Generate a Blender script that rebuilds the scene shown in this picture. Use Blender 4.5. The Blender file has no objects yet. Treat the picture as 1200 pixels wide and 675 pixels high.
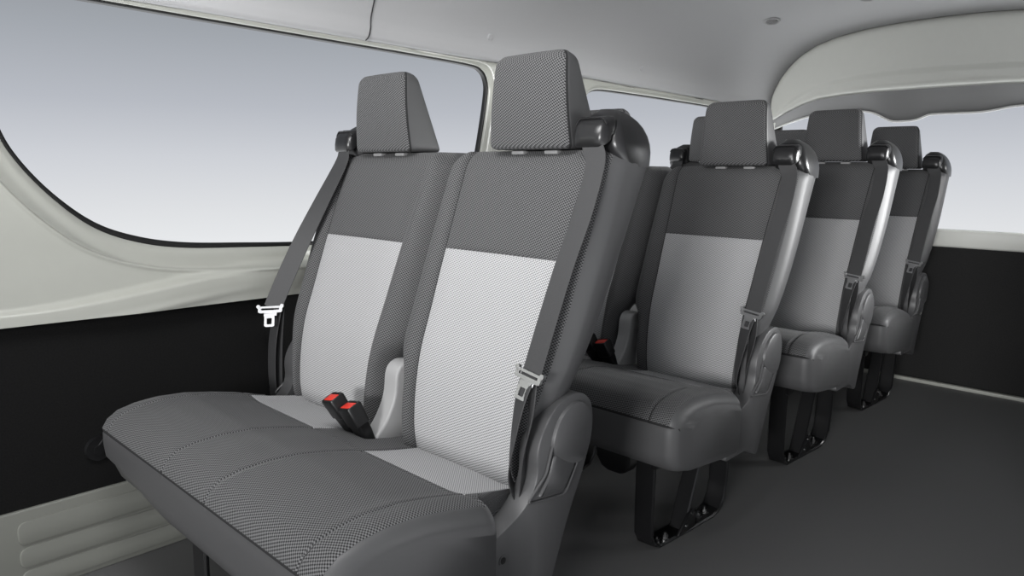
import bpy, bmesh, math, random
from mathutils import Vector, Matrix
sc = bpy.context.scene
# ------------------------------------------------------------------ camera, world, lights, exposure
YAW, PIT, ROL = math.radians(43.485), math.radians(8.984), math.radians(0.816)
def cam_axes():
    cy, sy, cp, sp = math.cos(YAW), math.sin(YAW), math.cos(PIT), math.sin(PIT)
    f = Vector((-sy*cp, cy*cp, -sp)); r = Vector((cy, sy, 0)); u = r.cross(f)
    cr, sr = math.cos(ROL), math.sin(ROL)
    return cr*r+sr*u, -sr*r+cr*u, f
cr_, cu_, cf_ = cam_axes()
cd = bpy.data.cameras.new('camera'); cam = bpy.data.objects.new('camera', cd); sc.collection.objects.link(cam)
cd.sensor_width = 36; cd.lens = 0.83983*36*1000/1200; cd.clip_start = 0.02
cam.matrix_world = Matrix(((cr_.x, cu_.x, -cf_.x, 0.985), (cr_.y, cu_.y, -cf_.y, -1.080), (cr_.z, cu_.z, -cf_.z, 0.934), (0, 0, 0, 1)))
sc.camera = cam

w = bpy.data.worlds.new('studio_backdrop'); sc.world = w; w.use_nodes = True
nt = w.node_tree; nt.nodes.clear()
tc = nt.nodes.new('ShaderNodeTexCoord'); sp = nt.nodes.new('ShaderNodeSeparateXYZ'); mr = nt.nodes.new('ShaderNodeMapRange')
rp = nt.nodes.new('ShaderNodeValToRGB'); bg = nt.nodes.new('ShaderNodeBackground'); ow = nt.nodes.new('ShaderNodeOutputWorld')
mr.inputs['From Min'].default_value = -0.2; mr.inputs['From Max'].default_value = 0.4
nt.links.new(tc.outputs['Generated'], sp.inputs[0]); nt.links.new(sp.outputs['Z'], mr.inputs['Value'])
nt.links.new(mr.outputs[0], rp.inputs[0]); nt.links.new(rp.outputs[0], bg.inputs[0]); nt.links.new(bg.outputs[0], ow.inputs[0])
def L(v): 
    v /= 255.0
    return v/12.92 if v <= 0.04045 else ((v+0.055)/1.055)**2.4
def col(r, g, b): return (L(r), L(g), L(b), 1)
els = rp.color_ramp.elements
stops = [(0.0, (238,239,241)), (0.17, (236,237,239)), (0.25, (226,227,230)), (0.36, (209,211,217)), (0.47, (186,189,197)), (0.6, (165,169,176)), (0.7, (148,152,157)), (1.0, (140,143,148))]
els[0].position, els[0].color = stops[0][0], col(*stops[0][1]); els[1].position, els[1].color = stops[-1][0], col(*stops[-1][1])
for p_, c_ in stops[1:-1]:
    e = els.new(p_); e.color = col(*c_)
fl = nt.nodes.new('ShaderNodeMapRange'); fl.inputs['From Min'].default_value = -0.25; fl.inputs['From Max'].default_value = -0.6
fl.inputs['To Min'].default_value = 1.0; fl.inputs['To Max'].default_value = 3.8      # unseen glow from below, added to light the ceiling through the windows
nt.links.new(sp.outputs['Z'], fl.inputs['Value']); nt.links.new(fl.outputs[0], bg.inputs[1])

def area(name, loc, target, sx, sy, power, spread=180):
    ld = bpy.data.lights.new(name, 'AREA'); ld.shape = 'RECTANGLE'; ld.size = sx; ld.size_y = sy; ld.energy = power
    ld.spread = math.radians(spread)
    o = bpy.data.objects.new(name, ld); sc.collection.objects.link(o); o.location = loc
    o.rotation_euler = (Vector(target)-Vector(loc)).to_track_quat('-Z', 'Y').to_euler()
    return o
area('softbox_windscreen', (2.6, -8.0, 1.75), (0.0, 0.9, 0.75), 1.8, 1.2, 215, 120)
area('added_top_fill', (0.10, -0.80, 1.60), (-0.22, -0.20, 0.4), 0.7, 0.35, 15)  # added light without a fitting, brightens cushions and front panels from above
area('softbox_door', (2.6, -1.6, 1.6), (-0.2, 0.2, 0.5), 1.4, 1.0, 3)
area('softbox_rear_side', (2.4, 2.6, 1.3), (0.0, 1.8, 0.7), 1.2, 0.8, 55, 90)
sc.view_settings.view_transform = 'Standard'; sc.view_settings.look = 'None'
sc.view_settings.exposure = 0.0; sc.view_settings.gamma = 1.0; sc.view_settings.use_curve_mapping = False

# ------------------------------------------------------------------ materials
def mat(name, rgb, rough=0.6, metal=0.0, noise=0, nscale=200, bump=0, spec=0.5, coat=0):
    m = bpy.data.materials.new(name); m.use_nodes = True; n = m.node_tree; b = n.nodes['Principled BSDF']
    c = col(*rgb); b.inputs['Base Color'].default_value = c; b.inputs['Roughness'].default_value = rough
    b.inputs['Metallic'].default_value = metal; b.inputs['Specular IOR Level'].default_value = spec
    if coat: b.inputs['Coat Weight'].default_value = coat
    t = n.nodes.new('ShaderNodeTexCoord'); nz = n.nodes.new('ShaderNodeTexNoise'); nz.inputs['Scale'].default_value = nscale
    nz.inputs['Detail'].default_value = 3
    n.links.new(t.outputs['Object'], nz.inputs['Vector'])
    mx = n.nodes.new('ShaderNodeMix'); mx.data_type = 'RGBA'
    mx.inputs['A'].default_value = tuple(x*(1-noise) for x in c[:3])+(1,); mx.inputs['B'].default_value = tuple(min(1, x*(1+noise)) for x in c[:3])+(1,)
    n.links.new(nz.outputs[0], mx.inputs['Factor']); n.links.new(mx.outputs['Result'], b.inputs['Base Color'])
    if bump:
        bp = n.nodes.new('ShaderNodeBump'); bp.inputs['Strength'].default_value = bump; bp.inputs['Distance'].default_value = 0.001
        n.links.new(nz.outputs[0], bp.inputs['Height']); n.links.new(bp.outputs[0], b.inputs['Normal'])
    return m
def mesh_fabric(name, thread, hole, pitch=0.0046, kind='diamond', lo=0.1, hi=0.75):
    m = bpy.data.materials.new(name); m.use_nodes = True; n = m.node_tree; b = n.nodes['Principled BSDF']
    b.inputs['Roughness'].default_value = 0.85; b.inputs['Specular IOR Level'].default_value = 0.25
    b.inputs['Sheen Weight'].default_value = 0.12; b.inputs['Sheen Roughness'].default_value = 0.4
    uv = n.nodes.new('ShaderNodeUVMap'); s = n.nodes.new('ShaderNodeSeparateXYZ'); n.links.new(uv.outputs[0], s.inputs[0])
    def M(op, a, c=None, c2=None):
        q = n.nodes.new('ShaderNodeMath'); q.operation = op
        for i, v in enumerate((a, c, c2)):
            if v is None: continue
            if isinstance(v, (int, float)): q.inputs[i].default_value = v
            else: n.links.new(v, q.inputs[i])
        return q.outputs[0]
    k = 2*math.pi/pitch
    u = M('MULTIPLY', s.outputs[0], k*0.62); v = M('MULTIPLY', s.outputs[1], k*0.80)
    a = M('SINE', u); c = M('SINE', M('ADD', v, M('MULTIPLY', u, 0.35)))
    p = M('MULTIPLY', a, c)                       # staggered weave
    p = M('ADD', M('MULTIPLY', p, 0.5), 0.5)
    r = n.nodes.new('ShaderNodeMapRange'); r.inputs['From Min'].default_value = lo; r.inputs['From Max'].default_value = hi
    n.links.new(p, r.inputs['Value'])
    mx = n.nodes.new('ShaderNodeMix'); mx.data_type = 'RGBA'
    mx.inputs['A'].default_value = col(*hole); mx.inputs['B'].default_value = col(*thread)
    n.links.new(r.outputs[0], mx.inputs['Factor']); n.links.new(mx.outputs['Result'], b.inputs['Base Color'])
    bp = n.nodes.new('ShaderNodeBump'); bp.inputs['Strength'].default_value = 0.35; bp.inputs['Distance'].default_value = 0.0012
    n.links.new(r.outputs[0], bp.inputs['Height']); n.links.new(bp.outputs[0], b.inputs['Normal'])
    return m
M_DARK = mesh_fabric('charcoal_mesh_fabric', (108,108,109), (18,18,19), lo=0.15, hi=0.85)
M_LIGHT = mesh_fabric('silver_mesh_fabric', (184,184,185), (84,84,85), pitch=0.0043, lo=0.05, hi=0.75)
M_VINYL = mat('grey_seat_vinyl', (74,74,75), 0.5, noise=0.06, nscale=900, bump=0.12)
M_SEAM = mat('seam_thread', (28,28,29), 0.9)
M_COVER = mat('grey_moulded_plastic', (76,76,77), 0.42, noise=0.05, nscale=1200, bump=0.1)
M_CAP = mat('black_satin_plastic', (34,34,35), 0.28, noise=0.03)
M_CAPG = mat('black_gloss_plastic', (30,30,31), 0.28)
M_INNER = mat('light_grey_plastic', (148,148,148), 0.45)
M_BELT = mat('black_belt_webbing', (52,52,53), 0.6, noise=0.25, nscale=700, bump=0.3)
M_BLACK = mat('black_plastic', (18,18,19), 0.4)
M_RED = mat('red_button_plastic', (205,52,40), 0.4)
M_CHROME = mat('polished_steel', (200,200,201), 0.3, metal=1.0)
M_STEEL = mat('black_painted_steel', (20,20,21), 0.28, noise=0.04)
M_BOLT = mat('bolt_steel', (120,120,120), 0.3, metal=1.0)
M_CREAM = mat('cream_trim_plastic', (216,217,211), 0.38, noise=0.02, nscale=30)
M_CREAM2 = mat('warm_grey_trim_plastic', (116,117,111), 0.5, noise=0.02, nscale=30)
M_SIDE = mat('darkened_cream_plastic', (164,165,158), 0.27, noise=0.02, nscale=30)  # header cream darkened: weaker light on the side trim put into the colour
M_LINER = mat('grey_headliner', (166,166,167), 0.8, noise=0.03, nscale=1500, bump=0.1)
M_LIP = mat('grey_lip_vinyl', (122,122,122), 0.7, noise=0.03)
M_CARPET = mat('black_side_carpet', (23,23,23), 0.95, noise=0.5, nscale=260, bump=0.4, spec=0.1)
M_REARC = mat('lightened_black_carpet', (40,40,40), 0.9, noise=0.4, nscale=200, bump=0.3, spec=0.15)  # black carpet lightened: stronger light at the tailgate put into the colour
M_FLOOR = mat('dark_vinyl_floor', (94,94,94), 0.5, noise=0.22, nscale=420, bump=0.35, spec=0.35)
M_GASKET = mat('black_rubber_gasket', (10,10,10), 0.5)
M_STRIP = mat('pale_scuff_strip', (232,232,230), 0.3)
M_GLASS = bpy.data.materials.new('window_glass'); M_GLASS.use_nodes = True
n = M_GLASS.node_tree; n.nodes.clear()
gt = n.nodes.new('ShaderNodeBsdfTransparent'); gg = n.nodes.new('ShaderNodeBsdfGlossy'); gm = n.nodes.new('ShaderNodeMixShader'); go = n.nodes.new('ShaderNodeOutputMaterial')
gt.inputs[0].default_value = (0.985, 0.99, 0.99, 1); gg.inputs['Roughness'].default_value = 0.02; gm.inputs[0].default_value = 0.0
n.links.new(gt.outputs[0], gm.inputs[1]); n.links.new(gg.outputs[0], gm.inputs[2]); n.links.new(gm.outputs[0], go.inputs[0])

# ------------------------------------------------------------------ helpers
def link(name, me, parent=None, loc=(0,0,0)):
    o = bpy.data.objects.new(name, me); sc.collection.objects.link(o); o.location = loc
    if parent: o.parent = parent
    return o
def finish(name, bm, mats, parent=None, loc=(0,0,0), smooth=True, angle=None):
    bmesh.ops.recalc_face_normals(bm, faces=bm.faces)
    me = bpy.data.meshes.new(name); bm.to_mesh(me); bm.free()
    for m in (mats if isinstance(mats, (list, tuple)) else [mats]): me.materials.append(m)
    if smooth:
        for p in me.polygons: p.use_smooth = True
        if angle: me.set_sharp_from_angle(angle=math.radians(angle))
    return link(name, me, parent, loc)
def tag(o, label=None, cat=None, group=None, kind=None):
    if label: o['label'] = label
    if cat: o['category'] = cat
    if group: o['group'] = group
    if kind: o['kind'] = kind
    return o
def lerp(a, b, t): return a+(b-a)*t
def interp(x, xs, ys):
    if x <= xs[0]: return ys[0]
    for i in range(1, len(xs)):
        if x <= xs[i]: return lerp(ys[i-1], ys[i], (x-xs[i-1])/(xs[i]-xs[i-1]))
    return ys[-1]
def sinterp(x, xs, ys):
    # catmull style smooth interpolation
    if x <= xs[0]: return ys[0]
    if x >= xs[-1]: return ys[-1]
    for i in range(1, len(xs)):
        if x <= xs[i]:
            h = xs[i]-xs[i-1]; t = (x-xs[i-1])/h
            m0 = (ys[i]-ys[i-2])/(xs[i]-xs[i-2])*h if i >= 2 else ys[i]-ys[i-1]
            m1 = (ys[i+1]-ys[i-1])/(xs[i+1]-xs[i-1])*h if i+1 < len(xs) else ys[i]-ys[i-1]
            return (2*t**3-3*t*t+1)*ys[i-1]+(t**3-2*t*t+t)*m0+(-2*t**3+3*t*t)*ys[i]+(t**3-t*t)*m1
def loft(bm, rings, closed=True, cap=True, matf=None, uvf=None, capmat=0):
    """rings: list of equal-length point lists"""
    uvl = bm.loops.layers.uv.verify()
    V = [[bm.verts.new(p) for p in r] for r in rings]
    nseg = len(rings[0]); last = nseg if closed else nseg-1
    for i in range(len(rings)-1):
        for j in range(last):
            k = (j+1) % nseg
            f = bm.faces.new((V[i][j], V[i][k], V[i+1][k], V[i+1][j]))
            if matf: f.material_index = matf(i, j)
            if uvf:
                for l, (a, b) in zip(f.loops, ((i, j), (i, j+1), (i+1, j+1), (i+1, j))): l[uvl].uv = uvf(a, b)
    if cap and closed:
        for r in (V[0], V[-1]):
            f = bm.faces.new(r); f.material_index = capmat
    return V
def box(bm, c, s, r=0.0, seg=3, rot=None, mi=0):
    m = Matrix.Translation(c)
    if rot is not None: m = m @ rot
    m = m @ Matrix.Diagonal((s[0], s[1], s[2], 1))
    g = bmesh.ops.create_cube(bm, size=1, matrix=m); vs = g['verts']
    fs = set(f for v in vs for f in v.link_faces)
    for f in fs: f.material_index = mi
    if r:
        es = list(set(e for v in vs for e in v.link_edges))
        bmesh.ops.bevel(bm, geom=es, offset=r, segments=seg, profile=0.5, affect='EDGES')
def cyl(bm, p0, p1, r0, r1=None, n=20, mi=0):
    p0, p1 = Vector(p0), Vector(p1); d = p1-p0; q = d.to_track_quat('Z', 'Y').to_matrix().to_4x4()
    g = bmesh.ops.create_cone(bm, cap_ends=True, segments=n, radius1=r0, radius2=r0 if r1 is None else r1, depth=d.length, matrix=Matrix.Translation((p0+p1)/2) @ q)
    for v in g['verts']:
        for f in v.link_faces: f.material_index = mi
def sweep(bm, pts, wdirs, w, t, r=None, mi=0):
    """rectangular bar swept along pts, width vector per point"""
    rings = []
    P = [Vector(p) for p in pts]
    for i, p in enumerate(P):
        d = (P[min(i+1, len(P)-1)]-P[max(i-1, 0)]).normalized()
        wd = Vector(wdirs[i] if isinstance(wdirs, list) else wdirs).normalized(); wd = (wd-d*wd.dot(d)).normalized()
        nn = d.cross(wd).normalized(); ww = w[i] if isinstance(w, list) else w
        b = min(t*0.35, ww*0.2)
        ring = []
        for sx, sy in ((1,1), (-1,1), (-1,-1), (1,-1)):
            ca = (sx*(ww/2-b), sy*t/2) ; cb = (sx*ww/2, sy*(t/2-b))
            for q in ((cb, ca) if sx*sy > 0 else (ca, cb)): ring.append(p+wd*q[0]+nn*q[1])
        rings.append(ring)
    loft(bm, rings, matf=lambda i, j: mi, capmat=mi)
def smooth_path(pts, n=8):
    P = [Vector(p) for p in pts]; out = []
    for i in range(len(P)-1):
        a, b, c, d = P[max(i-1, 0)], P[i], P[i+1], P[min(i+2, len(P)-1)]
        for k in range(n):
            t = k/n
            out.append(0.5*((2*b)+(c-a)*t+(2*a-5*b+4*c-d)*t*t+(3*b-a-3*c+d)*t**3))
    out.append(P[-1]); return out
def round_poly(pts, r, n=6):
    """2D polygon with rounded corners; r scalar or list"""
    out = []; N = len(pts)
    for i in range(N):
        p = Vector(pts[i]); a = Vector(pts[i-1]); b = Vector(pts[(i+1) % N]); rr = r[i] if isinstance(r, list) else r
        if rr <= 0: out.append(tuple(p)); continue
        da = (a-p); db = (b-p); la = min(rr, da.length*0.48); lb = min(rr, db.length*0.48)
        s = p+da.normalized()*la; e = p+db.normalized()*lb
        for k in range(n+1):
            t = k/n; q = s*(1-t)**2+p*2*t*(1-t)+e*t*t; out.append((q.x, q.y))
    return out
def plate(bm, poly2d, x0, x1, bevel=0.0, mi=0, axis='x'):
    """extrude a (y,z) polygon between x0 and x1 with bevelled x1 rim"""
    c = Vector((sum(p[0] for p in poly2d)/len(poly2d), sum(p[1] for p in poly2d)/len(poly2d)))
    def ring(x, ins):
        N = len(poly2d); o = []
        for i in range(N):
            a, p, b = Vector(poly2d[i-1]), Vector(poly2d[i]), Vector(poly2d[(i+1) % N])
            t = (b-a)
            nrm = Vector((t.y, -t.x)).normalized() if t.length > 1e-9 else Vector((0, 0))
            q = p-nrm*ins*orient; o.append((x, q.x, q.y) if axis == 'x' else ((q.x, x, q.y) if axis == 'y' else (q.x, q.y, x)))
        return o
    A = sum(poly2d[i-1][0]*poly2d[i][1]-poly2d[i][0]*poly2d[i-1][1] for i in range(len(poly2d)))
    orient = 1 if A > 0 else -1
    s = 1 if x1 > x0 else -1
    if bevel: rings = [ring(x0, 0), ring(x1-s*bevel, 0), ring(x1-s*bevel*0.3, bevel*0.3), ring(x1, bevel)]
    else: rings = [ring(x0, 0), ring(x1, 0)]
    loft(bm, rings, matf=lambda i, j: mi, capmat=mi)

# ------------------------------------------------------------------ van shell
XL, XR, XC = -0.80, 0.98, 0.09          # left side, right side, centreline
YF, YB = -1.9, 2.62
def wall_x(z): return interp(z, [0.0, 0.60, 0.75, 1.28, 1.36], [-0.80, -0.80, -0.80, -0.765, -0.755])
bm = bmesh.new(); box(bm, ((XL+XR)/2-0.02, (YF+YB)/2+0.05, -0.02), (XR-XL+0.16, YB-YF+0.3, 0.04), 0)
tag(finish('floor', bm, M_FLOOR, smooth=False), 'dark grey speckled vinyl floor', kind='structure')

# window outlines in (y, z)
def loop_window(kind):
    if kind == 1:
        key = [(-0.74,1.29), (-0.765,1.15), (-0.735,1.02), (-0.70,0.945), (-0.635,0.865), (-0.56,0.802), (-0.47,0.765), (-0.36,0.745), (-0.20,0.737), (-0.03,0.731), (0.25,0.727), (0.50,0.727), (0.565,0.735), (0.590,0.775), (0.603,0.90), (0.628,1.05), (0.645,1.18), (0.643,1.235), (0.615,1.272), (0.55,1.285), (0.30,1.288), (0.0,1.289), (-0.35,1.290), (-0.60,1.292)]
    else:
        key = [(1.16,1.20), (1.145,1.0), (1.15,0.80), (1.20,0.74), (1.5,0.735), (2.0,0.735), (2.25,0.75), (2.30,0.80), (2.33,1.0), (2.34,1.18), (2.30,1.25), (2.2,1.272), (1.8,1.275), (1.4,1.273), (1.24,1.268), (1.175,1.245)]
    P = [Vector((a, b)) for a, b in key]; out = []; N = len(P)
    for i in range(N):
        a, b, c, d = P[i-1], P[i], P[(i+1) % N], P[(i+2) % N]
        for k in range(10):
            t = k/10
            q = 0.5*((2*b)+(c-a)*t+(2*a-5*b+4*c-d)*t*t+(3*b-a-3*c+d)*t**3); out.append((q.x, q.y))
    return out
def sm(a, b, x):
    t = max(0, min(1, (x-a)/(b-a))); return t*t*(3-2*t)
def relief(y, z, d, kind):
    """inward displacement of the trim: window step, piping bead, waist ledge, top rail"""
    x = 0.0
    x += 0.010*sm(0.0, 0.012, d)
    x += 0.012*sm(0.046, 0.053, d)*(1 if z < 1.1 else 0)*(1-sm(1.0,1.1,z))+0.005*math.exp(-((d-0.052)/0.004)**2)*(1 if z < 1.1 else 0)
    # waist ledge below the glass, sweeping up from the front
    zl = 0.690 + 0.004*math.sin(y) - 0.055*sm(-0.15, -0.75, y)
    h = 0.026*sm(-0.95, -0.30, y)+0.005
    x += h*(sm(zl+0.012, zl-0.006, z)-0.30*sm(zl-0.02, zl-0.085, z))
    x += 0.006*math.exp(-((z-(zl-0.05))/0.010)**2)*sm(-0.1, -0.6, y)
    # rail over the glass
    x -= 0.024*sm(1.296, 1.308, z)
    return x
def side_trim(kind, y0, y1, z0, z1, mirror=False):
    lp = loop_window(kind); N = len(lp); cy = sum(p[0] for p in lp)/N; cz = sum(p[1] for p in lp)/N
    outer = []
    for (y, z) in lp:
        dy, dz = y-cy, z-cz
        # blend: pick nearest outer border point by scaling towards the rectangle
        ty = (y1-cy)/dy if dy > 1e-9 else ((y0-cy)/dy if dy < -1e-9 else 1e9)
        tz = (z1-cz)/dz if dz > 1e-9 else ((z0-cz)/dz if dz < -1e-9 else 1e9)
        t = min(ty, tz); outer.append((cy+dy*t, cz+dz*t))
    # snap corners
    for c in ((y0, z0), (y0, z1), (y1, z0), (y1, z1)):
        i = min(range(N), key=lambda k: (outer[k][0]-c[0])**2+(outer[k][1]-c[1])**2); outer[i] = c
    bm = bmesh.new(); K = 44; rings = []
    for s in (-0.018, 0.0):       # reveal, going outward
        rings.append([(wall_x(z)+s*1.0-(0.0 if s else 0.0), y, z) for (y, z) in lp])
    offs = [0.004, 0.008, 0.014, 0.022, 0.032, 0.040, 0.044, 0.0465, 0.049, 0.0515, 0.054, 0.057, 0.062, 0.070]
    nrm = []
    for i in range(N):
        t = (Vector(lp[(i+1) % N])-Vector(lp[i-1])).normalized(); nn = Vector((-t.y, t.x))
        if nn.dot(Vector(lp[i])-Vector((cy, cz))) < 0: nn = -nn
        nrm.append(nn)
    last = [None]*N
    for k, dd in enumerate(offs):
        r = []
        for i in range(N):
            a = Vector(lp[i]); o_ = Vector(outer[i]); ln = (o_-a).length
            lim = 0.9*ln*(k+1)/len(offs); dv = min(dd, lim)
            q = a+(nrm[i] if lim > dd else (o_-a).normalized())*dv
            q.x = min(max(q.x, y0), y1); q.y = min(max(q.y, z0), z1); last[i] = q
            r.append((wall_x(q.y)+relief(q.x, q.y, dv, kind), q.x, q.y))
        rings.append(r)
    for k in range(1, K+1):
        t = k/K; r = []
        for i in range(N):
            q = last[i].lerp(Vector(outer[i]), t); D = (q-Vector(lp[i])).length
            r.append((wall_x(q.y)+relief(q.x, q.y, max(D, min(offs[-1], D)), kind), q.x, q.y))
        rings.append(r)
    loft(bm, rings, closed=True, cap=False)
    if mirror:
        for v in bm.verts: v.co.x = 2*XC-v.co.x
    return bm, lp
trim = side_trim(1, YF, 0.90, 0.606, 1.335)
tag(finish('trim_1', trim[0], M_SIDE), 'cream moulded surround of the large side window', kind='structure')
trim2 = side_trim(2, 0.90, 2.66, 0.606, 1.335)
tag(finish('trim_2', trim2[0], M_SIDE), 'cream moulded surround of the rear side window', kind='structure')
def window(name, lp, label, mirror=False):
    root = link(name, None); tag(root, label, kind='structure')
    N = len(lp); cy = sum(p[0] for p in lp)/N; cz = sum(p[1] for p in lp)/N
    sx = -1 if mirror else 1; ox = 2*XC if mirror else 0
    bm = bmesh.new(); rings = []
    def off(i, ins):
        a, p, b = Vector(lp[i-1]), Vector(lp[i]), Vector(lp[(i+1) % N]); t = (b-a).normalized()
        nn = Vector((-t.y, t.x)); 
        if nn.dot(Vector((cy, cz))-p) < 0: nn = -nn
        return p+nn*ins
    for ins, dx in ((-0.002, 0.001), (0.002, 0.002), (0.005, 0.000), (0.006, -0.016), (-0.002, -0.016)):
        r = []
        for i in range(N):
            q = off(i, ins+(0.004*sm(0.9, 0.75, lp[i][1]) if ins > 0.0045 else 0)+ (0.005*sm(0.0,-0.6,lp[i][0]) if ins > 0.0045 and lp[i][1] < 1.2 else 0)); r.append((ox+sx*(wall_x(q.y)+dx-0.008), q.x, q.y))
        rings.append(r)
    rings.append(rings[0]); loft(bm, rings, cap=False)
    bmesh.ops.remove_doubles(bm, verts=bm.verts, dist=1e-6)
    finish('window_frame', bm, M_GASKET, root)
    bm = bmesh.new(); r0 = [bm.verts.new((ox+sx*(wall_x(z)-0.024), y, z)) for (y, z) in lp]
    r1 = [bm.verts.new((ox+sx*(wall_x(z)-0.028), y, z)) for (y, z) in lp]
    bm.faces.new(r0); bm.faces.new(r1)
    for i in range(N): bm.faces.new((r0[i-1], r0[i], r1[i], r1[i-1]))
    finish('window_pane', bm, M_GLASS, root, smooth=False)
window('window_1', trim[1], 'large fixed side window with black rubber edge and rounded corners')
window('window_2', trim2[1], 'second side window behind the pillar')

# lower side: black carpet panel, cream kick panel with pressed lines
bm = bmesh.new(); box(bm, (-0.825, (YF+YB)/2+0.04, 0.306), (0.05, YB-YF+0.12, 0.606), 0)
# thin lip at the top under the cream trim
box(bm, (-0.797, (YF+YB)/2, 0.603), (0.010, YB-YF, 0.008), 0.002)
tag(finish('wall_left', bm, M_CARPET, smooth=False), 'black carpeted lower side panel', kind='structure')
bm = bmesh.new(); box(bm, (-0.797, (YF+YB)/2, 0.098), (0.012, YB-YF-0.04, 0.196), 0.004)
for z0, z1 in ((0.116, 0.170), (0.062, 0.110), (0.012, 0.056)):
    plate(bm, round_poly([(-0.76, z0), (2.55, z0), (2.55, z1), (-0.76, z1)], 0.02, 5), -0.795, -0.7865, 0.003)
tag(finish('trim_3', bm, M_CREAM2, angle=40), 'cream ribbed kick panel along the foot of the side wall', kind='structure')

# headliner profile (x relative to centre, z) -- left half
prof = [(-0.858,1.2985), (-0.842,1.2990), (-0.834,1.303), (-0.832,1.312), (-0.840,1.335), (-0.838,1.36), (-0.822,1.40), (-0.795,1.45), (-0.750,1.505), (-0.690,1.555), (-0.61,1.595), (-0.50,1.625), (-0.35,1.645), (-0.18,1.655), (0.0,1.658)]
prof = prof+[(-a, b) for a, b in prof[:-1][::-1]]
def liner(y, push=0.0):
    q = sm(2.15, 2.66, y); r = []
    for a, z in prof:
        r.append((XC+a*(1-0.09*q), y, z-0.015*q+push))
    return r
ys = [YF, -1.5, -1, -0.5, 0, 0.4, 0.8, 1.2, 1.6, 1.9]+[2.0+0.06*i for i in range(12)]
bm = bmesh.new(); loft(bm, [liner(y) for y in ys], closed=False)
bm2 = bm
lin = finish('ceiling', bm, M_LINER); tag(lin, 'pale grey moulded headliner with curved sides', kind='structure')
so = lin.modifiers.new('thickness', 'SOLIDIFY'); so.thickness = 0.02; so.offset = 1
# rear corner fill between side trim and tailgate surround
bm = bmesh.new(); rr = []
for z in [0.0, 0.3, 0.6, 0.75, 0.9, 1.05, 1.2, 1.3, 1.36]:
    x0 = wall_x(z)+0.004
    r = []
    for k in range(9):
        a = k/8*math.pi/2; r.append((x0-0.03+0.13*(1-math.cos(a)) , 2.44+0.20*math.sin(a), z))
    rr.append(r)
loft(bm, rr, closed=False)
o = finish('trim_5', bm, M_CREAM); tag(o, 'cream rounded corner post at the back of the side wall', kind='structure')
so = o.modifiers.new('thickness', 'SOLIDIFY'); so.thickness = 0.01; so.offset = -1

# headliner joint above the large window
jl = liner(0.155); bm = bmesh.new()
pts = [(x+0.002, 0.158-0.016*sm(1.335, 1.298, z), z-0.001) for x, y_, z in jl[1:13]]
sweep(bm, smooth_path(pts, 3), (0, 1, 0), 0.0028, 0.003)
tag(finish('trim_6', bm, M_CAP), 'dark joint line between two headliner sections', kind='structure')

# tailgate side: black panel, sill, scuff strip, header, lip, glass
bm = bmesh.new(); box(bm, (XC, 2.665, 0.318), (1.80, 0.05, 0.636), 0)
tag(finish('wall_rear', bm, M_REARC, smooth=False), 'black carpeted lower tailgate panel', kind='structure')
bm = bmesh.new(); box(bm, (XC, 2.675, 0.675), (1.78, 0.075, 0.080), 0.012)
tag(finish('trim_7', bm, M_CREAM, angle=50), 'cream sill under the tailgate glass', kind='structure')
bm = bmesh.new(); box(bm, (XC, 2.605, 0.006), (1.74, 0.030, 0.018), 0.004)
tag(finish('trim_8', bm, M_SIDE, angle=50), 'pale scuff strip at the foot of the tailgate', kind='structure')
# header panel
hb = [(-0.700,1.195), (-0.672,1.225), (-0.60,1.262), (-0.52,1.298), (-0.439,1.322), (-0.32,1.334), (-0.164,1.341), (0.0,1.343), (XC,1.343)]
hb = hb+[(2*XC-a, b) for a, b in hb[:-1][::-1]]
def on_liner(x):
    r = liner(2.60); 
    for i in range(1, len(r)):
        if r[i-1][0] <= x <= r[i][0]:
            return lerp(r[i-1][2], r[i][2], (x-r[i-1][0])/(r[i][0]-r[i-1][0]))
    return 1.34
top = []
rl = liner(2.60)
def resample(pts, N):
    L_ = [0]; 
    for i in range(1, len(pts)): L_.append(L_[-1]+math.dist(pts[i-1], pts[i]))
    out = []
    for k in range(N):
        s = L_[-1]*k/(N-1); i = 1
        while i < len(L_)-1 and L_[i] < s: i += 1
        t = (s-L_[i-1])/(L_[i]-L_[i-1]); out.append(tuple(lerp(a, b, t) for a, b in zip(pts[i-1], pts[i])))
    return out
tp = [(-0.700,1.195), (-0.690,1.26)]+[(p[0], p[2]+0.004) for p in rl]+[(2*XC+0.690,1.26), (2*XC+0.700,1.195)]
T_ = resample(tp, 90); B_ = resample(hb, 90)
bm = bmesh.new(); rings = []; K = 26
for k in range(K+1):
    t = k/K; r = []
    for (a, b), (c, d_) in zip(B_, T_):
        x, z = lerp(a, c, t), lerp(b, d_, t)
        e = min(1.0, min(t, 1-t)*K/3.0)
        y = 2.62-0.035*math.sqrt(max(0, 1-(1-e)**2))
        # pressed crease a third of the way up
        y += 0.010*sm(0.27, 0.235, t)*sm(-0.66, -0.60, x)*(1-sm(0.78, 0.84, x)) - 0.0
        y -= 0.03*(1-((x-XC)/0.8)**2)*0.6
        r.append((x, y, z))
    rings.append(r)
loft(bm, rings, closed=False)
o = finish('trim_9', bm, M_CREAM); tag(o, 'cream arched header panel over the tailgate', kind='structure')
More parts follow.
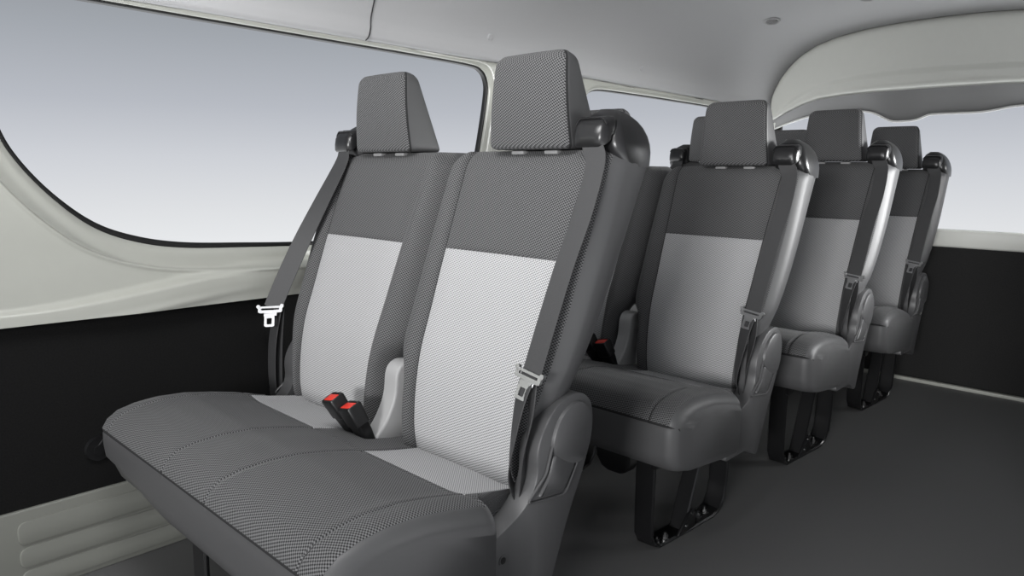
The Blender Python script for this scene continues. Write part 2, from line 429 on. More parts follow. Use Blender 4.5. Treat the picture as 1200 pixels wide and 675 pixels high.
# grey lip behind header
rim = [(-0.72,1.185), (-0.66,1.205), (-0.634,1.216), (-0.58,1.232), (-0.525,1.247), (-0.45,1.257), (-0.35,1.263), (-0.256,1.264), (-0.20,1.252), (-0.165,1.234), (-0.117,1.211), (-0.07,1.209), (-0.025,1.211), (0.01,1.222), (0.043,1.235), (0.14,1.236), (0.245,1.237), (0.31,1.246), (0.36,1.255), (0.45,1.259), (0.55,1.259), (0.68,1.247), (0.80,1.215), (0.90,1.185)]
R_ = resample([p for p in smooth_path([(a, b, 0) for a, b in rim], 4)], 90)
bm = bmesh.new(); rings = []
for t, yy in ((0, 2.60), (0.3, 2.63), (0.6, 2.66), (0.9, 2.684), (1, 2.69)):
    rings.append([(lerp(a, c[0], t), yy, lerp(b, c[1], t)) for (a, b), c in zip(B_, R_)])
rings.append([(c[0], 2.72, c[1]+0.002) for c in R_])
loft(bm, rings, closed=False)
tag(finish('trim_10', bm, M_LIP), 'grey underside lip of the header panel', kind='structure')
bm = bmesh.new(); sweep(bm, [(c[0], 2.688, c[1]-0.001) for c in R_], (0, 0, 1), 0.009, 0.008)
tag(finish('trim_11', bm, M_STRIP), 'thin white edge strip along the tailgate opening', kind='structure')
wr = link('window_3', None, loc=(XC, 2.72, 0.70)); tag(wr, 'tailgate window', kind='structure')
bm = bmesh.new(); box(bm, (0, 0.015, 0.30), (1.60, 0.004, 0.62), 0); finish('window_pane', bm, M_GLASS, wr, smooth=False)
bm = bmesh.new()
for sx in (-1, 1): box(bm, (sx*0.79, 0.02, 0.30), (0.06, 0.02, 0.62), 0.004)
finish('window_frame', bm, M_GASKET, wr, angle=50)

# right side of the van (outside the picture, closes the cabin behind the sliding door)
bm = bmesh.new(); box(bm, (XR+0.025, 1.55, 0.303), (0.05, 2.3, 0.606), 0)
tag(finish('wall_right', bm, M_CARPET, smooth=False), 'black carpeted lower panel behind the sliding door', kind='structure')
trimr = side_trim(2, 0.40, 2.66, 0.606, 1.335, mirror=True)
tag(finish('trim_4', trimr[0], M_CREAM), 'cream surround of the window behind the sliding door', kind='structure')
window('window_4', trimr[1], 'side window behind the sliding door', mirror=True)

# ------------------------------------------------------------------ bench seat
FZ = [0.30, 0.34, 0.42, 0.55, 0.65, 0.78, 0.97]
FY = [-0.150, -0.166, -0.174, -0.155, -0.120, -0.072, 0.002]
def fy(z): return sinterp(z, FZ, FY) if z < 0.97 else 0.002+(z-0.97)*0.39
def backrest(sg):
    """sg=+1: aisle seat (outer side is +x), sg=-1 mirrored"""
    zs = [0.335, 0.34, 0.35, 0.365, 0.38]+[0.40+0.0125*i for i in range(30)]+[0.7735, 0.777, 0.7805]+[0.79+0.0125*i for i in range(12)]+[0.94, 0.948, 0.956, 0.963, 0.969, 0.974, 0.978, 0.981, 0.983]
    zs = sorted(set(round(z, 4) for z in zs if not (0.765 < z < 0.772)))
    cols_front = []            # (kind, q) going from left outer to right outer
    n1, n2 = 9, 12
    rings = []; uvs = []
    arc = 0; prev = None
    for iz, z in enumerate(zs):
        s = interp(z, [0.36, 0.48, 0.78, 0.96], [0.140, 0.146, 0.157, 0.166])
        Wo = sinterp(z, [0.33, 0.38, 0.46, 0.54, 0.60, 0.75, 0.94], [0.158, 0.163, 0.172, 0.200, 0.215, 0.227, 0.228])
        Wi = sinterp(z, [0.33, 0.38, 0.50, 0.535, 0.56, 0.60, 0.94], [0.185, 0.190, 0.192, 0.205, 0.222, 0.228, 0.228])
        cap = max(0, (z-0.925)/0.06); rr = 0.055*(1-math.sqrt(max(0, 1-min(cap, 1)**2)))
        Wi -= rr; Wo -= 0.055*(1-math.sqrt(max(0, 1-min(max(0, (z-0.95)/0.05), 1)**2)))
        bot = max(0, (0.36-z)/0.03); rb = 0.02*(1-math.sqrt(max(0, 1-min(bot, 1)**2)))
        topr = max(0, (z-0.945)/0.04); rt = 0.035*(1-math.sqrt(max(0, 1-min(topr, 1)**2)))
        f = fy(z)+rt+rb*1.5
        T = interp(z, [0.33, 0.45, 0.60, 0.80, 0.98], [0.09, 0.11, 0.122, 0.138, 0.160])-rt*1.2-rb*2
        hgro = 0.004 if abs(z-0.777) < 0.002 else 0
        pts = []; m = []; 
        def bol(q, W, sgn):
            x = s+(W-s)*q
            y = f-0.013*math.sin(math.pi*min(1, q*1.05))**1.0*(1 if q < 0.95 else 1) + 0.034*q**3.2
            return (sgn*x, y)
        nb = 9
        # left side (inner if sg=+1)
        Wl, Wr = (Wi, Wo) if sg > 0 else (Wo, Wi)
        back = f+T
        left = []
        for k in range(nb, 0, -1): left.append(bol(k/nb, Wl, -1)+(0,))
        grv = [(-s-0.0035, f+0.0005, 0), (-s-0.0013, f+0.005, 1), (-s+0.0013, f+0.0045, 0)]
        mid = []
        for k in range(1, 12):
            x = -s+2*s*k/12; mid.append((x, f+0.006*(1-(x/s)**2)+hgro, 2))
        grv2 = [(s-0.0013, f+0.005, 0), (s+0.0013, f+0.0045, 1), (s+0.0035, f+0.0005, 0)]
        right = [bol(k/nb, Wr, 1)+(0,) for k in range(1, nb+1)]
        sideR = []; wb = 0.022
        for k in range(1, 8):
            a = k/8; y0 = f+0.034; 
            x = Wr+0.003*math.sin(a*math.pi)-wb*a**2.6; sideR.append((x, lerp(y0, back-0.012, a), 3))
        bk = [(Wr-wb-0.012, back-0.002, 3), ((Wr-wb)*0.5, back, 3), (0, back+0.002, 3), (-(Wl-wb)*0.5, back, 3), (-(Wl-wb)+0.012, back-0.002, 3)]
        sideL = []
        for k in range(7, 0, -1):
            a = k/8; y0 = f+0.034
            x = Wl+0.003*math.sin(a*math.pi)-wb*a**2.6; sideL.append((-x, lerp(y0, back-0.012, a), 3))
        allp = left+grv+mid+grv2+right+sideR+bk+sideL
        rings.append([(x, y, z) for x, y, _ in allp]); kinds = [c for *_, c in allp]
        if prev: arc += math.dist((prev[0], prev[1]), (z, f))
        prev = (z, f); 
        u = 0; uu = [0]
        for a, b in zip(allp, allp[1:]+allp[:1]): u += math.dist(a[:2], b[:2]); uu.append(u)
        mu = uu[len(left)+8]
        uvs.append([(q-mu, arc) for q in uu])
    nl = len(left); nm0 = nl+1; nm1 = nl+len(grv)+len(mid)+1; nfr = nl+len(grv)+len(mid)+len(grv2)+len(right)
    zi = max(i for i, z in enumerate(zs) if z < 0.777)
    def mf(i, j):
        if j >= nfr-1: return 2
        if j in (nl+1, nl+14): return 3
        if sg > 0 and j >= nfr-3 or sg < 0 and j < 2: return 2
        if nl+1 < j < nl+14: 
            if zs[i] < 0.777 and i < zi+0: return 1
            if i in (zi,): return 1
            return 0
        return 0
    bm = bmesh.new(); loft(bm, rings, matf=mf, uvf=lambda i, j: uvs[i][j], capmat=2)
    return bm
def cushion():
    x0, x1 = -0.684, 0.215; xc = (x0+x1)/2; W = (x1-x0)/2
    seams = [-0.625, -0.335, -0.155, 0.140]
    ins = [(-0.625, -0.335), (-0.155, 0.140)]
    xs = set()
    for i in range(73): xs.add(round(x0+0.032+(x1-x0-0.064)*i/72, 5))
    for k in range(9): a = 0.032*(1-math.cos(k/8*math.pi/2)); xs.add(round(x0+a, 5)); xs.add(round(x1-a, 5))
    xs = [x for x in xs if all(abs(x-s) > 0.0075 for s in seams)]
    for s in seams: xs += [s-0.0045, s-0.0012, s+0.0012, s+0.0045]
    xs = sorted(xs)
    key = [(-0.560,0.262,0), (-0.600,0.272,0), (-0.614,0.30,0), (-0.617,0.34,0), (-0.617,0.372,0), (-0.6155,0.379,1), (-0.617,0.386,2), (-0.606,0.404,2), (-0.585,0.419,2), (-0.55,0.426,2), (-0.50,0.428,2), (-0.44,0.424,2), (-0.38,0.412,2), (-0.325,0.398,2), (-0.312,0.394,2), (-0.306,0.3900,3), (-0.300,0.391,4), (-0.26,0.380,4), (-0.22,0.371,4), (-0.18,0.363,4), (-0.14,0.357,4), (-0.10,0.352,4), (-0.06,0.34,4), (-0.05,0.29,4), (-0.08,0.262,4)]
    # refine
    K = []
    for a, b in zip(key, key[1:]):
        n = max(1, int(math.dist(a[:2], b[:2])/0.012))
        for k in range(n): K.append((lerp(a[0], b[0], k/n), lerp(a[1], b[1], k/n), a[2]))
    K.append(key[-1])
    NK = len(K); arcs = [0]
    for a, b in zip(K, K[1:]): arcs.append(arcs[-1]+math.dist(a[:2], b[:2]))
    cy_, cz_ = -0.33, 0.335
    rings = []
    for x in xs:
        s = max(0, (abs(x-xc)-(W-0.032))/0.032); s = min(1, s); drop = 0.028*(1-math.sqrt(1-s*s))
        seatc = -0.48 if x < -0.245 else -0.0075
        bul = 0
        for c in (-0.48, -0.0075): bul += 0.004*math.exp(-((x-c)/0.09)**4)*0
        side = 0.010*math.exp(-((x-x0-0.05)/0.035)**2)+0.012*math.exp(-((x-x1+0.05)/0.035)**2)
        dv = 0.004*math.exp(-((x+0.245)/0.05)**2)
        r = []
        for i, (y, z, m) in enumerate(K):
            yy, zz = y, z
            top = sm(0.385, 0.41, z) if y > -0.62 and m >= 2 else 0
            if m >= 2 and y > -0.6: zz += (side+dv)*sm(-0.60, -0.5, y)*(0.6+0.4*sm(-0.5, -0.2, y))
            if m < 2 and y < -0.59:                 # lower edge of the skirt sags in the middle, lifts to the wall
                zz += (0.372-z)/0.11*(0.035*sm(-0.35, -0.68, x))
            g = 0
            for sx in seams:
                if abs(x-sx) < 0.0014 and m >= 2 and y < -0.09: g = 0.0045
            if m >= 2:
                if y < -0.60: yy += g
                else: zz -= g
                zz -= drop*(1.0 if y > -0.6 else 0.7)
            ymax = -0.05-0.25*sm(0.128, 0.165, x)-0.25*sm(-0.600, -0.640, x)
            yy = min(yy, ymax)
            if y < -0.5: yy += drop*1.1*(1 if y < -0.58 else sm(-0.5, -0.58, y))
            r.append((x, yy, zz))
        rings.append(r)
    tops = [r[18] for r in rings]; xarc = [0]
    for a, b in zip(tops, tops[1:]): xarc.append(xarc[-1]+math.dist(a, b))
    def mf(i, j):
        m = K[j][2]; xm = (xs[i]+xs[i+1])/2
        if m == 0: return 2
        if m == 1: return 3
        if m >= 2 and xm > x1-0.022 and K[j][1] < 0.5: return 2
        if m >= 2 and xm < x0+0.006: return 2
        if any(abs(xm-s) < 0.0013 for s in seams) and K[j][0] < -0.09: return 3
        if m >= 3 and any(a < xm < b for a, b in ins): return 3 if m == 3 and K[j+1][2] == 4 and False else (1 if m == 4 else 0)
        return 0
    bm = bmesh.new()
    VV = loft(bm, rings, closed=True, cap=False, matf=lambda i, j: mf(i, min(j, NK-2)) if j < NK-1 else 2, uvf=lambda i, j: (xarc[i], arcs[min(j, NK-1)]))
    # vinyl side faces: close the two ends with a fan that bulges slightly
    n = NK
    for base, ring, sx in ((0, rings[0], -1), ((len(xs)-1)*n, rings[-1], 1)):
        vs = VV[0 if base == 0 else -1]
        inner = [bm.verts.new((p[0]+sx*0.006, lerp(p[1], cy_, 0.12), lerp(p[2], cz_, 0.18))) for p in ring]
        for k in range(n):
            f = bm.faces.new((vs[k-1], vs[k], inner[k], inner[k-1])); f.material_index = 2
        f = bm.faces.new(inner); f.material_index = 2
    return bm
def headrest():
    # wedge: rounded front, sloping back; origin at bottom centre front
    H = 0.186; rings = []; uvs = []
    zs = [0, 0.003, 0.008, 0.015]+[0.02+0.01*i for i in range(14)]+[0.160, 0.168, 0.174, 0.179, 0.183, 0.185, 0.186]
    for z in zs:
        t = z/H
        W = lerp(0.110, 0.094, t)
        e1 = max(0, (z-(H-0.022))/0.022); c1 = 1-math.sqrt(max(0, 1-e1*e1))
        e0 = max(0, (0.012-z)/0.012); c0 = 1-math.sqrt(max(0, 1-e0*e0))
        W -= 0.020*c1+0.010*c0
        y0 = -0.006+0.006*math.sin(t*math.pi)*-1+0.012*c1+0.006*c0; y1 = lerp(0.104, 0.040, t)-0.012*c1-0.006*c0
        r = 0.016; pts = []
        def arc(cx, cy, a0, a1, rx, n=5): return [(cx+rx*math.cos(math.radians(lerp(a0, a1, k/n))), cy+rx*math.sin(math.radians(lerp(a0, a1, k/n)))) for k in range(n+1)]
        rr = min(r, (y1-y0)*0.45)
        pts = arc(-W+rr, y0+rr, 180, 270, rr)+[(-W+rr+(2*W-2*rr)*k/10, y0-0.003*math.sin(math.pi*k/10)) for k in range(1, 10)]+arc(W-rr, y0+rr, 270, 360, rr)
        nf = len(pts)
        pts += arc(W-0.006-rr*0.6, y1-rr*0.6, 0, 90, rr*0.6)+[(0, y1)]+arc(-W+0.006+rr*0.6, y1-rr*0.6, 90, 180, rr*0.6)
        rings.append([(x, y, z) for x, y in pts])
        u = 0; uu = [0]
        for a, b in zip(pts, pts[1:]+pts[:1]): u += math.dist(a, b); uu.append(u)
        uvs.append([(q, z) for q in uu])
    bm = bmesh.new()
    def mf(i, j):
        if 2 <= j < nf-2-1: return 0
        if j in (1, nf-3): return 2
        return 1
    loft(bm, rings, matf=mf, uvf=lambda i, j: uvs[i][j], capmat=1)
    return bm
def shoulder_cap(sg):
    rings = []
    cx = 0.0
    zs = [0.952, 0.956, 0.965, 0.98, 0.995, 1.010, 1.025, 1.037, 1.046, 1.053, 1.057, 1.059]
    for z in zs:
        xo = sinterp(z, [0.948, 0.98, 1.01, 1.035, 1.05, 1.059], [0.2135, 0.213, 0.206, 0.195, 0.182, 0.165])
        xi = sinterp(z, [0.948, 1.02, 1.045, 1.059], [0.118, 0.116, 0.120, 0.134])
        yf = sinterp(z, [0.948, 0.98, 1.02, 1.045, 1.059], [0.040, 0.016, 0.018, 0.026, 0.046])
        yb = sinterp(z, [0.948, 1.0, 1.03, 1.059], [0.126, 0.130, 0.118, 0.085])
        r = min(0.022, (xo-xi)*0.4, (yb-yf)*0.4); pts = []
        for (px, py, a0) in ((xi+r, yf+r, 180), (xo-r, yf+r, 270), (xo-r, yb-r, 0), (xi+r, yb-r, 90)):
            for k in range(6):
                a = math.radians(a0+k*18); pts.append((px+r*math.cos(a), py+r*math.sin(a)))
        rings.append([(-0.49-x if sg < 0 else x, y, z) for x, y in pts])
    bm = bmesh.new(); loft(bm, rings); 
    return bm
def X_(x, sg): return x if sg > 0 else -0.49-x
def hood(sg):
    bm = bmesh.new(); rings = []
    for x in [0.121, 0.123, 0.127, 0.134, 0.145, 0.158, 0.170, 0.182, 0.189, 0.193, 0.195]:
        e = max(0, abs(x-0.158)-0.024)/0.013; e = min(1, e); d = 1-math.sqrt(max(0, 1-e*e)); k = 1-0.55*d
        yc, zc = 0.022, 1.012
        sec = [(0.03,1.044), (0.012,1.043), (-0.002,1.036), (-0.011,1.022), (-0.014,1.005), (-0.014,0.990), (-0.010,0.986), (-0.007,0.990), (-0.004,1.004), (0.004,1.012), (0.03,1.014)]
        rings.append([(X_(x, sg), lerp(yc, a, k), lerp(zc-0.004, b, k)) for a, b in sec])
    loft(bm, rings)
    # raised rib on the brow
    sweep(bm, [(X_(x, sg), -0.001, 1.0385-0.014*max(0, (abs(x-0.158)-0.022)/0.014)**2) for x in [0.123+0.0035*i for i in range(21)]], (0, 0.5, 1), 0.0035, 0.004)
    return bm
def belt_surface(x, z): return fy(z)-0.016
def seat_belt(sg):
    """returns belt mesh, tongue mesh"""
    bm = bmesh.new()
    if sg > 0:
        up = [(0.160,-0.004,1.004), (0.168,-0.009,0.985), (0.182,-0.018,0.955), (0.187,-0.056,0.87), (0.180,-0.094,0.78), (0.176,-0.135,0.68), (0.173,-0.170,0.590)]
        w = 0.044
    else:
        up = [(-0.640,-0.004,1.004), (-0.640,-0.010,0.985), (-0.640,-0.020,0.955), (-0.650,-0.072,0.86), (-0.664,-0.124,0.76), (-0.682,-0.168,0.66), (-0.694,-0.196,0.590)]
        w = 0.046
    P = smooth_path(up, 8); n = len(P); sweep(bm, P, [(1, 0, 0)]*n if sg > 0 else [(1, 0.95*sm(0.1, 0.9, i/(n-1)), 0) for i in range(n)], w, 0.0022)
    if sg > 0:
        dn = smooth_path([(0.170,-0.172,0.590), (0.165,-0.188,0.55), (0.156,-0.198,0.47), (0.150,-0.199,0.40), (0.166,-0.185,0.345)], 8)
        n = len(dn); sweep(bm, dn, [(math.cos(lerp(0, 1.25, i/(n-1))), -math.sin(lerp(0, 1.25, i/(n-1))), 0) for i in range(n)], [lerp(0.040, 0.026, i/(n-1)) for i in range(n)], 0.0022)
        dn = smooth_path([(0.172,-0.168,0.588), (0.180,-0.178,0.52), (0.173,-0.186,0.44), (0.168,-0.184,0.345)], 8)
        n = len(dn); sweep(bm, dn, [(math.cos(lerp(0.2, 1.45, i/(n-1))), -math.sin(lerp(0.2, 1.45, i/(n-1))), 0) for i in range(n)], [lerp(0.036, 0.024, i/(n-1)) for i in range(n)], 0.0022)
    else:
        dn = smooth_path([(-0.696,-0.180,0.590), (-0.712,-0.190,0.50), (-0.722,-0.190,0.42), (-0.728,-0.185,0.36), (-0.731,-0.180,0.30)], 8); sweep(bm, dn, (1, -0.1, 0), 0.046, 0.0022)
        dn = smooth_path([(-0.696,-0.176,0.590), (-0.708,-0.178,0.50), (-0.715,-0.178,0.42), (-0.720,-0.175,0.36), (-0.722,-0.170,0.30)], 8); sweep(bm, dn, (1, 0.1, 0), 0.042, 0.0022)
    b2 = bmesh.new(); top = P[-1]
    # tongue: rounded slot bar and a flat metal plate with a window
    rot = Matrix.Rotation(math.radians(0 if sg > 0 else 42), 4, 'Z') @ Matrix.Rotation(math.radians(-20), 4, 'X') @ Matrix.Rotation(math.radians(8*sg if sg > 0 else -4), 4, 'Y')
    def T(p): return Vector(top)+(rot @ Vector(p))+Vector((0, -0.006, 0))
    def ringplate(outer, inner, t):
        R = [[T((a, -t, b)) for a, b in outer], [T((a, t, b)) for a, b in outer], [T((a, t, b)) for a, b in inner], [T((a, -t, b)) for a, b in inner]]
        R.append(R[0]); loft(b2, R, cap=False)
    def rr(w_, h_, cx, cz, r): return round_poly([(cx-w_/2, cz-h_/2), (cx+w_/2, cz-h_/2), (cx+w_/2, cz+h_/2), (cx-w_/2, cz+h_/2)], r, 4)
    ringplate(rr(0.062, 0.017, 0, -0.004, 0.006), rr(0.046, 0.005, 0, -0.003, 0.002), 0.0028)
    ringplate(rr(0.026, 0.034, -0.002, -0.031, 0.005), rr(0.013, 0.016, -0.002, -0.034, 0.003), 0.0016)
    box(b2, T((0, 0, -0.0155)), (0.034, 0.003, 0.010), 0.001, rot=rot)
    for k in (-1, 1): cyl(b2, T((k*0.030, -0.004, 0.004)), T((k*0.030, 0.003, 0.004)), 0.005, n=12)
    bmesh.ops.remove_doubles(b2, verts=b2.verts, dist=1e-6)
    return bm, b2
def buckle(dx, tilt):
    bm = bmesh.new(); rot = Matrix.Rotation(math.radians(tilt), 4, 'X') @ Matrix.Rotation(math.radians(-14), 4, 'Y')
    rings = []
    for z, w_, d_ in ((0.0, 0.018, 0.014), (0.004, 0.026, 0.018), (0.03, 0.033, 0.022), (0.045, 0.036, 0.024), (0.047, 0.040, 0.028), (0.082, 0.042, 0.030), (0.085, 0.039, 0.027), (0.085, 0.034, 0.021), (0.081, 0.033, 0.020)):
        rings.append([rot @ Vector((a, b, z)) for a, b in round_poly([(-w_/2, -d_/2), (w_/2, -d_/2), (w_/2, d_/2), (-w_/2, d_/2)], 0.006, 4)])
    loft(bm, rings)
    # webbing stalk
    sweep(bm, [rot @ Vector((0, 0, 0.006)), rot @ Vector((0, 0.002, -0.02)), rot @ Vector((0, 0.008, -0.05))], rot @ Vector((1, 0, 0)), 0.022, 0.004)
    b2 = bmesh.new(); box(b2, rot @ Vector((0, -0.001, 0.0825)), (0.032, 0.017, 0.006), 0.0018, rot=rot)
    return bm, b2, rot
def recliner_cover(sg):
    bm = bmesh.new()
    # outline in (y,z), outer face near x=.19
    low = [(-0.300,0.262), (-0.302,0.315), (-0.210,0.352), (-0.150,0.362), (-0.105,0.420), (-0.060,0.44), (-0.045,0.36), (-0.085,0.300), (-0.115,0.225), (-0.130,0.182), (-0.165,0.195), (-0.180,0.212), (-0.25,0.212), (-0.318,0.214)]
    poly = round_poly([(-0.325,0.212), (-0.302,0.318), (-0.205,0.356), (-0.172,0.400), (-0.178,0.455), (-0.150,0.505), (-0.110,0.535), (-0.060,0.540), (-0.020,0.515), (-0.015,0.450), (-0.045,0.375), (-0.085,0.300), (-0.132,0.180), (-0.160,0.190), (-0.190,0.212)], [0.014, 0.02, 0.03, 0.03, 0.04, 0.035, 0.03, 0.035, 0.03, 0.03, 0.04, 0.04, 0.016, 0.012, 0.012], 5)
    plate(bm, poly, 0.150, 0.196, 0.004)
    # domed pivot boss at the top
    boss = round_poly([(-0.150,0.435), (-0.128,0.505), (-0.070,0.532), (-0.026,0.500), (-0.030,0.430), (-0.060,0.392)], 0.05, 5)
    plate(bm, boss, 0.19, 0.205, 0.010)
    # raised rim round the lever pocket
    pk = round_poly([(-0.138,0.458), (-0.062,0.412), (-0.100,0.352), (-0.205,0.366), (-0.155,0.405)], 0.012, 4)
    N = len(pk); pts = [(0.1985, a, b) for a, b in pk]+[(0.1985,)+tuple(pk[0])]
    sweep(bm, pts, (1, 0, 0), 0.005, 0.004)
    # screw hole ring
    cyl(bm, (0.190, -0.262, 0.283), (0.1975, -0.262, 0.283), 0.010, 0.009, n=20)
    if sg < 0:
        for v in bm.verts: v.co.x = -0.49-v.co.x
    lv = bmesh.new(); lp = round_poly([(-0.136,0.440), (-0.074,0.406), (-0.106,0.362), (-0.178,0.368), (-0.148,0.405)], 0.010, 4)
    plate(lv, lp, 0.185, 0.203, 0.005)
    hole = bmesh.new(); cyl(hole, (0.196, -0.262, 0.283), (0.1982, -0.262, 0.283), 0.0062, n=16)
    if sg < 0:
        for b in (lv, hole):
            for v in b.verts: v.co.x = -0.49-v.co.x
    return bm, lv, hole
def leg(x):
    """U-shaped flat steel leg with a slanting middle strut"""
    bm = bmesh.new()
    path = [(x-0.012,-0.545,0.275), (x-0.012,-0.545,0.10), (x-0.012,-0.543,0.045), (x-0.011,-0.530,0.018), (x-0.009,-0.505,0.006), (x,-0.38,0.006), (x+0.006,-0.265,0.006), (x+0.009,-0.232,0.018), (x+0.012,-0.215,0.05), (x+0.013,-0.208,0.10), (x+0.013,-0.200,0.30)]
    P = [Vector(p) for p in path]
    sweep(bm, [tuple(p) for p in P], (1, 0, 0), 0.056, 0.011)
    sweep(bm, [(x,-0.290,0.29), (x,-0.335,0.18), (x,-0.385,0.05), (x,-0.400,0.010)], (1, 0, 0), 0.046, 0.010)
    # side flange plate at the foot of the strut
    plate(bm, round_poly([(-0.44,0.008), (-0.35,0.008), (-0.352,0.052), (-0.372,0.07), (-0.395,0.052)], 0.006, 3), x+0.020, x+0.027, 0.002)
    # top bracket ears
    plate(bm, round_poly([(-0.575,0.300), (-0.515,0.300), (-0.515,0.262), (-0.53,0.238), (-0.560,0.238), (-0.575,0.262)], 0.006, 3), x+0.014, x+0.022, 0.002)
    box(bm, (x, -0.38, 0.285), (0.05, 0.40, 0.03), 0.004)
    bolts = []
    for (a, b, c) in ((x+0.002,-0.505,0.0), (x+0.006,-0.470,0.0), (x+0.004,-0.300,0.0), (x+0.006,-0.265,0.0)):
        b3 = bmesh.new(); cyl(b3, (a, b, 0.010), (a, b, 0.014), 0.013, n=16); cyl(b3, (a, b, 0.014), (a, b, 0.023), 0.0085, n=6); cyl(b3, (a, b, 0.023), (a, b, 0.030), 0.0045, n=10); bolts.append(b3)
    for (a, b) in ((-0.372,0.055), (-0.400,0.028)):
        b3 = bmesh.new(); cyl(b3, (x+0.026, a, b), (x+0.031, a, b), 0.005, n=10); bolts.append(b3)
    return bm, bolts
def build_bench():
    root = link('bench_seat', None)
    o = finish('seat_cushion', cushion(), [M_DARK, M_LIGHT, M_VINYL, M_SEAM], root, angle=60)
    for sg, cx in ((1, -0.015), (-1, -0.475)):
        b = finish('backrest', backrest(sg), [M_DARK, M_LIGHT, M_VINYL, M_SEAM], root, loc=(cx, 0, 0), angle=60)
        hx = 0.0 if sg > 0 else -0.485
        h = finish('headrest', headrest(), [M_DARK, M_VINYL, M_SEAM], root, loc=(hx, 0, 0.985), angle=50)
        for px in (-0.045, 0.045):
            bm = bmesh.new(); cyl(bm, (px, 0.042, -0.035), (px, 0.042, 0.006), 0.0065, n=14); box(bm, (px, 0.028, -0.006), (0.034, 0.026, 0.008), 0.003)
            tag(finish('headrest_post', bm, M_INNER, h, angle=40), 'pale plastic guide and post')
        c = finish('shoulder_cap', shoulder_cap(sg), M_CAP, root, angle=60)
        finish('belt_guide', hood(sg), M_CAPG, c, angle=45)
        bb, tg = seat_belt(sg)
        be = finish('seat_belt', bb, M_BELT, root, angle=40)
        tag(finish('belt_tongue', tg, M_CHROME, be, angle=40), 'polished metal tongue')
        rc, lv, ho = recliner_cover(sg)
        r = finish('recliner_cover', rc, M_COVER, root, angle=24)
        finish('recliner_lever', lv, M_COVER, r, angle=45)
        finish('screw_recess', ho, M_BLACK, r, angle=45)
    # light plastic bracket between the two backrests
    bm = bmesh.new()
    poly = round_poly([(-0.215,0.335), (-0.235,0.362), (-0.195,0.395), (-0.165,0.45), (-0.160,0.515), (-0.130,0.530), (-0.09,0.52), (-0.08,0.40), (-0.10,0.33)], 0.025, 5)
    plate(bm, poly, -0.268, -0.226, 0.006)
    tag(finish('centre_bracket', bm, M_INNER, root, angle=45), 'light grey plastic cover between the two backrests')
    for bx, by, bz, tl in ((-0.292, -0.222, 0.366, 26), (-0.238, -0.222, 0.356, 22)):
        b1, b2, rot = buckle(0, tl)
        for b in (b1, b2):
            for v in b.verts: v.co *= 1.22
        k = finish('seat_buckle', b1, M_BLACK, root, loc=(bx, by, bz), angle=40)
        tag(finish('release_button', b2, M_RED, k, angle=40), 'red release button')
    # rails under the cushion, front support pads
    bm = bmesh.new(); box(bm, (-0.245, -0.30, 0.268), (0.80, 0.30, 0.020), 0.006)
    finish('seat_pan', bm, M_BLACK, root, angle=40)
    for x in (-0.02, -0.63):
        bm = bmesh.new(); rings = []
        for z, w_, d_ in ((0.290, 0.110, 0.060), (0.215, 0.105, 0.055), (0.190, 0.080, 0.045), (0.180, 0.050, 0.035)):
            rings.append([(x+a, -0.50+b, z) for a, b in round_poly([(-w_/2, -d_/2), (w_/2, -d_/2), (w_/2, d_/2), (-w_/2, d_/2)], 0.008, 3)])
        loft(bm, rings); finish('support_pad', bm, M_BLACK, root, angle=40)
    for x in (0.108, -0.345):
        lb, bolts = leg(x)
        l = finish('leg', lb, M_STEEL, root, angle=40)
        for b3 in bolts: finish('bolt', b3, M_BOLT, l, angle=40)
    return root
def copy_tree(o, parent=None):
    c = o.copy(); sc.collection.objects.link(c)
    if parent: c.parent = parent
    for ch in list(o.children): copy_tree(ch, c)
    return c
bench = build_bench()
rows = [((0, 0, 0), 'two-seat grey fabric bench nearest the camera, in front of the large side window'),
        ((-0.028, 0.926, -0.015), 'second two-seat bench, directly behind the nearest one, its black steel leg in full view'),
        ((-0.019, 1.686, 0.015), 'third two-seat bench, between the second bench and the rearmost one'),
        ((-0.034, 2.467, 0.0), 'rearmost two-seat bench, right in front of the black tailgate panel')]
for i, (loc, lab) in enumerate(rows):
    o = bench if i == 0 else copy_tree(bench)
    o.location = loc; tag(o, lab, 'bench seat', 'two-seat benches along the side wall')
    if loc[2]:                              # legs reach the floor exactly
        for ch in o.children:
            if ch.name.startswith('leg'):
                k = (0.28+loc[2])/0.28; ch.scale = (1, 1, k); ch.location.z = -loc[2]

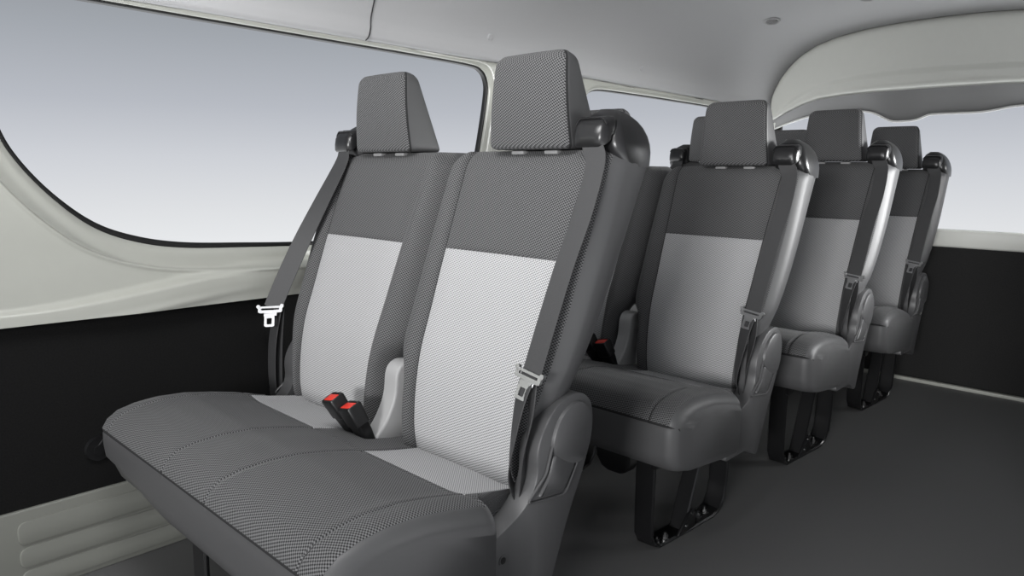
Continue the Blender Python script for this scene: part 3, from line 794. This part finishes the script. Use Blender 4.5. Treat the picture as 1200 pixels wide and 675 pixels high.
# ------------------------------------------------------------------ small things
def wall_anchor():
    bm = bmesh.new(); c = Vector((-0.798, -0.588, 0.293))
    cyl(bm, c, c+Vector((0.008, 0, 0)), 0.030, 0.027, n=28); cyl(bm, c+Vector((0.008, 0, 0)), c+Vector((0.014, 0, 0)), 0.013, n=6)
    box(bm, c+Vector((0.010, 0.020, 0.022)), (0.004, 0.020, 0.055), 0.0015, rot=Matrix.Rotation(math.radians(-42), 4, 'X'))
    return finish('belt_anchor', bm, M_BLACK, angle=40)
tag(wall_anchor(), 'black round belt anchor bolted low on the black side panel, left of the nearest bench', 'belt anchor')
def ceiling_vent(x, y, label):
    # height on headliner
    r = liner(y); z = 1.6
    for i in range(1, len(r)):
        if r[i-1][0] <= x <= r[i][0]:
            t = (x-r[i-1][0])/(r[i][0]-r[i-1][0]); z = lerp(r[i-1][2], r[i][2], t); ang = math.atan2(r[i][2]-r[i-1][2], r[i][0]-r[i-1][0])
    root = link('ceiling_vent', None, loc=(x, y, z)); root.rotation_euler = (0, -ang, 0)
    tag(root, label, 'vent', 'oval vents in the headliner')
    bm = bmesh.new(); rings = []
    for sc_, zz in ((1.0, 0.002), (1.0, -0.004), (0.90, -0.008), (0.74, -0.006), (0.70, 0.0)):
        rings.append([(0.030*sc_*math.cos(a), 0.055*sc_*math.sin(a), zz) for a in [2*math.pi*k/32 for k in range(32)]])
    loft(bm, rings, cap=False); finish('vent_rim', bm, M_INNER, root)
    bm = bmesh.new(); cyl(bm, (0, 0, -0.0005), (0, 0, 0.001), 0.022, n=28)
    for v in bm.verts: v.co.y *= 1.75
    finish('vent_well', bm, M_BLACK, root, smooth=False)
    for k in (-1, 0, 1):
        bm = bmesh.new(); box(bm, (0, k*0.020, -0.004), (0.034, 0.004, 0.005), 0.001, rot=Matrix.Rotation(0.5, 4, 'X')); finish('vent_slat', bm, M_INNER, root, angle=40)
    return root
ceiling_vent(-0.455, 2.06, 'small oval vent in the headliner left of the other one')
ceiling_vent(-0.075, 2.075, 'small oval vent in the headliner cut by the top edge of the photo')
def clip(y, z, label):
    x = None
    r = liner(y)
    for i in range(1, len(r)//2):
        if r[i-1][2] <= z <= r[i][2]: x = lerp(r[i-1][0], r[i][0], (z-r[i-1][2])/(r[i][2]-r[i-1][2]))
    bm = bmesh.new(); cyl(bm, (x-0.002, y, z), (x+0.003, y, z-0.002), 0.012, 0.009, n=18)
    tag(finish('trim_clip', bm, M_LINER, angle=40), label, 'trim clip', 'round clips in the headliner side')
clip(0.62, 1.375, 'round grey headliner clip between the two front headrests')
clip(1.50, 1.375, 'round grey headliner clip above the rear side window')
